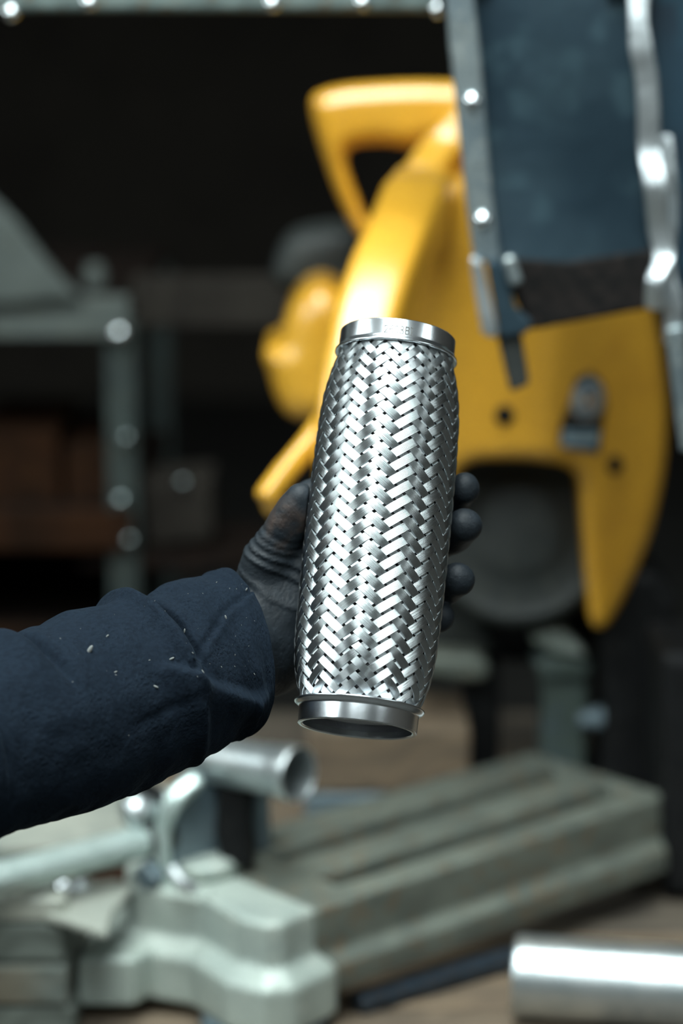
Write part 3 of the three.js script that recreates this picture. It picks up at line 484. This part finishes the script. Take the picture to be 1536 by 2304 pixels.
// ------------------------------------------------------------------ sheet metal guard, upper right
{
  const z = 1.50, t = thing('sheet_metal_guard', 'dark blue-grey sheet metal guard with galvanised edges hanging from the overhead rail', 'guard', W(1280, 740, z));
  part('panel', slab([[1040, -60], [1440, -60], [1478, 690], [1300, 722], [1186, 742], [1120, 600]], z + 0.012, 0.004, 0.001, 0.003, { bend: (x, y) => 0.004 * Math.sin(x * 40) + 0.003 * Math.sin(y * 30 + x * 20) }), mat.guard, t, 'dark dull sheet');
  const strip = (name, l, zd, th, m, label, cell = 0.0022) => part(name, slab(l, zd, th, 0.0012, cell), m, t, label);
  strip('flange', [[1000, -60], [1062, -60], [1082, 120], [1098, 320], [1112, 470], [1128, 590], [1066, 590], [1050, 470], [1028, 260], [1010, 100]], z, 0.008, mat.galv, 'galvanised left edge strip');
  strip('edge_trim', [[1056, 575], [1084, 585], [1122, 750], [1112, 764], [1084, 752], [1068, 660]], z - 0.006, 0.01, mat.brightSteel, 'bright bent edge');
  strip('bracket', [[1092, 580], [1134, 590], [1160, 690], [1200, 725], [1186, 750], [1124, 764]], z - 0.004, 0.006, mat.guard);
  strip('strap', [[1116, 748], [1172, 738], [1192, 866], [1148, 884]], z + 0.002, 0.006, mat.darkIron, 'grey hanging strap');
  part('lug', between(W(1142, 575, z - 0.008), W(1162, 640, z - 0.008), 0.012, 0.008, 0.003), mat.galv, t);
  strip('bottom_strip', [[1130, 580], [1280, 590], [1472, 560], [1480, 690], [1300, 724], [1188, 744]], z + 0.004, 0.006, mat.rubber, 'black rubber strip along the lower edge');
  const r = rng(31); // right edge: two crumpled bright strips
  const crumple = (l, w) => sweep(l.map(([a, b, zz]) => ({ p: W(a + (r() - 0.5) * 8, b, zz + (r() - 0.5) * 0.008), w: w * (0.8 + r() * 0.4), h: 0.005 })), { exp: 3, sub: 6, side: V3(0.9, 0, 0.4).normalize() });
  part('crumpled_edge', crumple([[1436, -40, z], [1440, 40, z], [1446, 115, z - 0.006], [1452, 170, z], [1458, 240, z], [1464, 330, z], [1472, 420, z - 0.004], [1480, 510, z], [1490, 580, z], [1478, 630, z - 0.006], [1470, 690, z]], 0.013), mat.brightSteel, t, 'crumpled bright right edge');
  part('crumpled_edge', crumple([[1486, 310, z + 0.01], [1494, 390, z + 0.006], [1508, 460, z + 0.01], [1506, 560, z + 0.006], [1500, 620, z + 0.01], [1512, 690, z], [1510, 770, z + 0.006]], 0.012), mat.brightSteel, t);
  part('side_sheet', slab([[1446, -60], [1580, -60], [1580, 780], [1520, 770], [1490, 560], [1462, 250]], z + 0.03, 0.004, 0.001, 0.003), M({ map: blotch(['#12303f', '#0e2634', '#183a48'], 4, 143, 0.2), roughness: 0.5 }), t, 'dark teal sheet behind the right edge');
  { const h0 = W(1250, -55, z).y; for (const px of [1050, 1420]) part('hanger_plate', box(0.03, 0.08, 0.118, W(px, 0, z).x, h0 + 0.03, -z - 0.0605, 0.002), mat.guard, t); }
  part('side_strip', sweep([{ p: W(1518, 740, z), w: 0.012, h: 0.006 }, { p: W(1528, 840, z), w: 0.011, h: 0.006 }, { p: W(1536, 930, z), w: 0.009, h: 0.005 }, { p: W(1542, 1010, z), w: 0.006, h: 0.004 }], { exp: 3 }), mat.galv, t, 'pale narrow strip hanging below the right edge');
  for (const [a, b] of [[1062, 226], [1086, 493]]) { const q = W(a, b, z - 0.001); part('rivet', along(domeHead(0.0052, 0.004), q, q.clone().add(V3(0, 0.35, 1))), mat.bolt, t, 'bright rivet'); }
}
// ------------------------------------------------------------------ overhead rail that crosses the top of the picture
{
  const z = 1.62, y0 = W(768, 27, z).y, t = thing('overhead_rail', 'worn grey steel rail with bolts running above the saw', 'rail', V3(0, y0, -z));
  part('rail_bar', box(1.5, 0.05, 0.035, 0, y0 + 0.025, -z - 0.0175, 0.005), mat.shelfRail, t);
  for (const [a, b] of [[25, 28], [200, 4], [612, 7], [815, 4], [985, 20], [1150, 6]]) { const q = W(a, b, z); part('bolt', along(domeHead(0.0055, 0.005), q, q.clone().add(V3(0, 0.5, 1))), mat.bolt, t); }
  for (const x of [-0.73, 0.73]) part('hanger', box(0.03, CEIL - y0 - 0.05, 0.03, x, (CEIL + y0 + 0.05) / 2, -z - 0.02, 0.002), mat.shelfDark, t);
}

// ------------------------------------------------------------------ vise and its bed
const YB = 0.985;
{
  const near = H(690, 2052, YB), far = H(1440, 1806, YB), u = far.clone().sub(near).normalize(), v = V3(u.z, 0, -u.x); if (v.x > 0) v.negate();
  const t = thing('machine_vise', 'long grey cast vise bed with a clamp jaw and round handle bar', 'vise', V3(near.x, BENCH, near.z));
  const at = (a, b, y = YB) => V3(near.x + u.x * a + v.x * b, y, near.z + u.z * a + v.z * b);
  // front casting with a stepped rim, then the long bed with two slots
  const rim = (k) => 0.013 * step(0.028, 0.042, k);
  const top = [[286, 1988], [330, 1998], [455, 2016], [505, 2042], [540, 2064], [600, 2078], [640, 2074], [672, 2058]].map(([a, b]) => H(a, b, YB));
  part('front_casting', plinth([...top, at(0.010, 0.002), at(0.010, 0.150), at(-0.03, 0.150)], YB, 0.072, 0.004, 0.003, rim), mat.cast, t, 'pale grey casting with a stepped rim');
  const slot = (x, y, z) => { const dx = x - near.x, dz = z - near.z, p = dx * u.x + dz * u.z, q = dx * v.x + dz * v.z, cell = (c, h) => Math.max(Math.abs(q - c) - h, 0.05 - p, p - 0.335, YB - 0.2 - y); return Math.min(cell(0.036, 0.0095), cell(0.092, 0.0095)); };
  part('bed', plinth([at(0.009, 0.001), at(0.345, 0.001), at(0.352, 0.008), at(0.352, 0.140), at(0.009, 0.145)], YB - 0.001, 0.056, 0.003, 0.003, (k) => 0.009 * step(0.030, 0.040, k), slot), mat.railDark, t, 'long grey tan bed with two slots');
  part('side_lug', plinth([H(172, 2150, YB - 0.034), H(300, 2150, YB - 0.034), H(420, 2090, YB - 0.034), H(300, 2020, YB - 0.034), H(215, 2055, YB - 0.034)], YB - 0.036, 0.034, 0.004, 0.003), mat.cast, t);
  const foot = at(-0.012, 0.028); part('foot', along(lathe([[0.0001, 0.010], [0.034, 0.010], [0.040, 0.006], [0.042, 0], [0.0001, 0]], 40), V3(foot.x, BENCH, foot.z), V3(foot.x, 2, foot.z)), mat.castBlue, t, 'round blue grey foot');
  part('block', box(0.06, YB - 0.057 - BENCH, 0.06, at(0.30, 0.08).x, (YB - 0.057 + BENCH) / 2, at(0.30, 0.08).z, 0.002), mat.blackIron, t);
  // jaw
  const jz = -H(450, 1985, YB).z;
  part('jaw', slab([[372, 1992], [362, 1900], [362, 1850], [388, 1790], [440, 1752], [500, 1738], [560, 1745], [572, 1800], [556, 1900], [560, 1990]], jz, 0.04, 0.01, 0.0025, { bend: (x) => (x - W(372, 1900, jz).x) * 0.8 }), mat.castBlue, t, 'blue grey clamp jaw');
  part('jaw_edge', sweep([{ p: W(374, 1996, jz - 0.002), w: 0.010, h: 0.01 }, { p: W(366, 1870, jz - 0.002), w: 0.011, h: 0.012 }, { p: W(388, 1805, jz - 0.002), w: 0.014, h: 0.014 }, { p: W(440, 1758, jz + 0.006), w: 0.012, h: 0.012 }], { exp: 3 }), mat.rod, t, 'pale strip along the edge of the jaw');  // paler material along the left edge of the jaw
  const jf = H(458, 1958, YB); part('jaw_foot', along(lathe([[0.0001, 0.012], [0.02, 0.0115], [0.0235, 0.008], [0.0245, 0], [0.0001, 0]], 40), jf, jf.clone().add(V3(0, 1, 0))), mat.cast, t);
  part('jaw_lip', sweep([{ p: W(388, 1955, jz - 0.03), w: 0.008, h: 0.008 }, { p: W(408, 1985, jz - 0.034), w: 0.009, h: 0.008 }, { p: W(436, 2000, jz - 0.034), w: 0.008, h: 0.008 }], { exp: 2.5 }), mat.pipe, t);
  part('jaw_shade_plate', slab([[492, 1752], [560, 1740], [572, 1800], [560, 1900], [575, 1960], [500, 1950], [482, 1880]], jz + 0.012, 0.06, 0.005, 0.003), mat.blackIron, t);  // black plate put in as the shaded right side of the jaw
  // spindle: bright nut, dark washer, round handle bar
  const s0 = W(282, 1832, jz - 0.002), s1 = W(372, 1800, jz + 0.012);
  part('spindle_nut', along(lathe([[0.0001, -0.002], [0.007, -0.0015], [0.0105, 0.002], [0.0112, 0.008], [0.0105, 0.014], [0.008, 0.016], [0.008, 0.03]], 32), s0, s1), mat.pipe, t, 'bright domed nut');
  part('washer', along(lathe([[0.0135, 0], [0.0145, 0.001], [0.0145, 0.006], [0.008, 0.007], [0.008, 0.012]], 32), W(332, 1815, jz), s1), mat.blackIron, t);
  part('handle_bar', along(lathe([[0.0001, 0], [0.0088, 0.0004], [0.0103, 0.002], [0.0103, 0.34], [0.0001, 0.341]], 40), W(350, 1886, jz + 0.004), W(-10, 1978, jz - 0.075)), mat.rod, t, 'pale round steel handle bar');
  part('handle_socket', along(lathe([[0.0001, -0.01], [0.011, -0.01], [0.012, -0.008], [0.012, 0.012], [0.0095, 0.014]], 32), W(352, 1884, jz + 0.006), W(-10, 1978, jz - 0.075)), mat.darkIron, t);
  part('clamp_foot', between(W(318, 1946, jz - 0.005), W(352, 1990, jz - 0.01), 0.012, 0.014, 0.003), mat.castBlue, t);
  // round post behind the jaw
  const pp = H(584, 1905, YB);
  part('post', along(lathe([[0.0075, 0], [0.0075, 0.044], [0.016, 0.05], [0.0165, 0.06], [0.012, 0.066], [0.0001, 0.067]], 32), pp, pp.clone().add(V3(0, 1, 0))), mat.castBlue, t);
}
// short pipe lying across the clamp
{
  const a = P(455, 1704, 1.60), b = P(672, 1742, 1.55), L = a.distanceTo(b), t = thing('pipe_offcut', 'short bright steel pipe offcut with dark open end above the vise post', 'pipe', a);
  const outer = 0.0162, inner = 0.0148, bell = 0.0182;
  t.quaternion.setFromUnitVectors(V3(0, 1, 0), b.clone().sub(a).normalize());
  part('tube', local(lathe([[inner, 0.001], [inner + 0.0008, 0], [outer, 0.0005], [outer, L - 0.026], [outer + 0.001, L - 0.024], [bell - 0.002, L - 0.016], [bell, L - 0.012], [bell + 0.0003, L - 0.002], [bell, L], [bell - 0.0014, L], [bell - 0.0016, L - 0.01], [inner, L - 0.022], [inner, 0.001]], 56)), mat.pipe, t);
}
// stout pipe lying on the bench, lower right
{
  const r = 0.0268, y = BENCH + r, e0 = H(1158, 2196, y), e1 = H(1700, 2232, y), t = thing('steel_pipe', 'thick brushed steel pipe lying on the bench boards', 'pipe', V3(e0.x, y, e0.z)), L = 0.3;
  t.quaternion.setFromUnitVectors(V3(0, 1, 0), V3(1, 0, -(e1.z - e0.z) / (e0.x - e1.x)).normalize());
  part('tube', local(lathe([[r - 0.003, 0.0015], [r - 0.0028, 0.0004], [r - 0.0012, 0], [r - 0.0002, 0.0012], [r, 0.003], [r, L], [r - 0.003, L], [r - 0.003, 0.0015]], 72)), mat.pipe, t);
}
// thin bar along the bed
{
  const a = H(800, 2258, BENCH + 0.006), b = H(1165, 2152, BENCH + 0.006); single('flat_bar', between(a, b, 0.016, 0.012, 0.003), M({ map: blotch(['#3b4854', '#303b45', '#5c4a3e'], 8, 147, 0.06), metalness: 0.6, roughness: 0.4 }), 'narrow blue-grey steel bar lying on the bench along the vise bed', 'bar');
}
// ------------------------------------------------------------------ timber stack at the lower left, plate and bolt
{
  const z0 = 1.43, x1 = W(152, 2150, z0).x, t = thing('timber_stack', 'stack of rough grey timber blocks left of the vise casting', 'timber', V3(x1 - 0.13, BENCH, -z0 - 0.07));
  const yT = W(100, 2078, z0).y; let y = BENCH; const hs = [0.022, (yT - BENCH - 0.022) / 2, (yT - BENCH - 0.022) / 2];
  hs.forEach((h, i) => { const off = [0.004, 0, -0.002][i]; part('board', box(0.26, h - 0.0015, 0.14, x1 - 0.13 + off, y + h / 2, -z0 - 0.07 + [0, 0.002, -0.001][i], 0.003), mat.timber[i % 2], t); y += h; });
  part('edge_batten', box(0.25, 0.016, 0.02, x1 - 0.126, y + 0.008, -z0 - 0.012, 0.003), mat.sheet, t, 'pale batten along the front edge');
  const p = thing('steel_plate', 'tan grey flat plate resting on the timber beside the vise', 'plate', V3(x1 - 0.02, y, -z0 - 0.085));
  part('sheet', plinth([H(60, 2012, y + 0.006), H(262, 1975, y + 0.006), H(300, 1990, y + 0.006), H(252, 2050, y + 0.006), H(240, 2098, y + 0.006), H(150, 2068, y + 0.006), H(40, 2040, y + 0.006)], y + 0.006, 0.006, 0.0015, 0.002), mat.sheet, p);
  const q = H(146, 2003, y + 0.006), bt = thing('bolt', 'shiny loose bolt head on the tan plate', 'bolt', q);
  part('head', along(domeHead(0.0078, 0.0085), q, q.clone().add(V3(0, 1, 0.3))), mat.bolt, bt); part('nut', along(hexBolt(0.007, 0.005), q.clone().add(V3(0.011, 0.001, -0.004)), q.clone().add(V3(0.011, 1, 0.2))), mat.bolt, bt);
}
// light board behind the handle bar
single('plywood_board', (() => { const a = H(-160, 1935, BENCH + 0.05), b = H(420, 1820, BENCH + 0.05); return between(a, b, 0.12, 0.02, 0.003); })(), mat.sheet, 'grey-tan board lying behind the round handle bar', 'board');
single('packing_block', box(0.2, 0.04, 0.1, -0.17, BENCH + 0.02, -1.64, 0.003), mat.brown, 'dark brown packing block under the grey-tan board', 'block');

// ------------------------------------------------------------------ behind the pipe: block, stand, odd castings
{
  const z = 1.76, a = W(690, 1640, z), b = W(1056, 1840, z);
  const t = thing('wooden_block', 'brown wooden block with a blue-grey band behind the pipe mouth', 'block', V3((a.x + b.x) / 2, b.y, -z - 0.05));
  const base = BENCH; const x0 = a.x, x1 = b.x, h = a.y - base;
  part('block', box(x1 - x0, h * 0.5, 0.1, (x0 + x1) / 2, base + h * 0.75, -z - 0.05, 0.004), mat.wood[1], t);
  part('band', box(x1 - x0 + 0.004, h * 0.5, 0.104, (x0 + x1) / 2, base + h * 0.25, -z - 0.05, 0.004), mat.castBlue, t, 'blue grey lower band');
}
{
  const z = 1.80, t = thing('roller_stand', 'grey-green square column with a flared cap behind the bed', 'stand', V3(W(1270, 1800, z).x, BENCH, -z - 0.03)), q = W(1275, 1500, z);
  const m = M({ map: blotch(['#4c5853', '#414c48', '#4e5d6a'], 5, 149, 0.12), roughness: 0.5, metalness: 0.2 });
  part('column', box(0.036, q.y - BENCH, 0.04, q.x, (q.y + BENCH) / 2, -z - 0.03, 0.005), m, t);
  part('cap', slab([[1200, 1500], [1222, 1478], [1300, 1470], [1336, 1500], [1330, 1530], [1224, 1536]], z, 0.05, 0.006, 0.003), m, t);
  part('arm', slab([[1186, 1440], [1230, 1412], [1270, 1416], [1304, 1456], [1330, 1486], [1250, 1474]], z - 0.01, 0.04, 0.007, 0.003), mat.cast, t);
  part('base', box(0.13, 0.014, 0.1, q.x - 0.015, BENCH + 0.007, -z - 0.02, 0.003), m, t);
  part('knob', along(lathe([[0.0001, 0.02], [0.008, 0.018], [0.01, 0.01], [0.008, 0], [0.005, -0.01]], 24), W(1330, 1618, z), W(1400, 1612, z)), mat.castBlue, t);
}
{
  const z = 1.78, t = thing('feed_clamp', 'grey horizontal clamp bar with rounded casting behind the braided pipe', 'clamp', V3(W(1040, 1800, z).x, BENCH, -z - 0.04));
  part('bar', slab([[930, 1474], [1080, 1478], [1102, 1500], [1098, 1530], [1060, 1538], [930, 1518]], z, 0.05, 0.006, 0.003), mat.railDark, t);
  part('casting', slab([[960, 1395], [1020, 1380], [1080, 1390], [1110, 1430], [1116, 1468], [1090, 1486], [960, 1486]], z + 0.03, 0.05, 0.012, 0.003, { smooth: 3 }), mat.darkIron, t);
  const q = W(1090, 1540, z); part('column', box(0.03, q.y - BENCH, 0.04, q.x, (q.y + BENCH) / 2, -z - 0.06, 0.004), mat.blackIron, t);
  const g = W(1140, 1760, z); part('shoe', box(0.05, g.y - BENCH + 0.008, 0.05, g.x, (g.y + BENCH) / 2, -z + 0.005, 0.006), mat.sheet, t, 'tan shoe at the foot');
}
// ------------------------------------------------------------------ storage rack at the left, far back
{
  const z = 2.35, q = W(272, 900, z), t = thing('storage_rack', 'dark steel storage rack with bolted post and shelves at the back', 'rack', V3(q.x - 0.2, 0, -z - 0.25));
  const RH = W(268, 722, z).y;
  part('post', box(0.030, RH, 0.03, q.x, RH / 2, -z - 0.015, 0.003), mat.post, t, 'grey green front post');
  for (const [x, zz] of [[q.x, -z - 0.5], [q.x - 0.9, -z - 0.015], [q.x - 0.9, -z - 0.5]]) part('post', box(0.03, RH, 0.03, x, RH / 2, zz, 0.003), mat.post, t);
  const yS = [W(200, 700, z).y, W(200, 1180, z).y, W(200, 1450, z).y];
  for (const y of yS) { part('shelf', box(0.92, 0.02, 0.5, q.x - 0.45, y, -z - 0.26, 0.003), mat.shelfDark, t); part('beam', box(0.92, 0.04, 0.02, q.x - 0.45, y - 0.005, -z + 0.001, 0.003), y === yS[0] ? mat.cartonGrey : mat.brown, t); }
  part('cross_beam', box(0.5, 0.05, 0.03, q.x + 0.26, W(400, 690, z).y, -z - 0.05, 0.003), mat.dimBeam, t);
  for (const [a, b, r, m] of [[268, 748, 0.0085, mat.bolt], [285, 985, 0.006, mat.boltDull], [272, 1125, 0.008, mat.boltDull], [292, 1215, 0.006, mat.boltDull]]) { const p = W(a, b, z - 0.011); part('bolt', along(domeHead(r, r * 0.8), p, p.clone().add(V3(0, 0.6, 1))), m, t); }
  const s = thing('leaning_sheet', 'pale grey metal sheet leaning on the rack shelf', 'sheet', W(40, 690, z - 0.02));
  part('plate', slab([[-140, 360], [-20, 440], [40, 500], [100, 580], [150, 640], [190, 672], [-140, 700]], z - 0.025, 0.012, 0.003, 0.005), mat.cartonGrey, s);
  const y2 = yS[1] + 0.01, cb = W(395, 1160, z);
  part('side_shelf', box(0.2, 0.012, 0.16, W(410, 1236, z + 0.05).x, W(400, 1240, z + 0.05).y - 0.004, -z - 0.09, 0.002), mat.shelfDark, t);
  const c = thing('metal_bin', 'dull grey metal bin on the small shelf beside the rack post', 'bin', V3(cb.x, cb.y, cb.z));
  part('front', slab([[312, 1088], [478, 1076], [482, 1218], [330, 1236]], z + 0.05, 0.1, 0.006, 0.005), mat.dimBeam, c);
  const p = W(411, 1086, z + 0.048); part('rivet', along(domeHead(0.006, 0.005), p, p.clone().add(V3(0, 0.5, 1))), mat.boltDull, c);
  const bs = [['taller brown cardboard box on the middle rack shelf', 20, 0.085, 0.075], ['small low brown cardboard box next to the rack post on the middle shelf', 195, 0.055, 0.06]];
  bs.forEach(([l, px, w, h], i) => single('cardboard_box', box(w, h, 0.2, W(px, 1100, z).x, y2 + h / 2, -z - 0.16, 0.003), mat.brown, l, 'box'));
  const q2 = W(190, 640, z); single('lidded_jar', along(lathe([[0.0001, 0], [0.010, 0], [0.011, 0.003], [0.011, 0.018], [0.008, 0.021], [0.008, 0.026], [0.0001, 0.026]], 28), V3(q2.x, yS[0] + 0.01, -z - 0.1), V3(q2.x, 9, -z - 0.1)), mat.cartonGrey, 'small grey lidded jar on the top rack shelf', 'jar');
}

scene.traverse((o) => { if (o.isMesh) { o.castShadow = true; o.receiveShadow = true; } });
renderer.render(scene, camera);
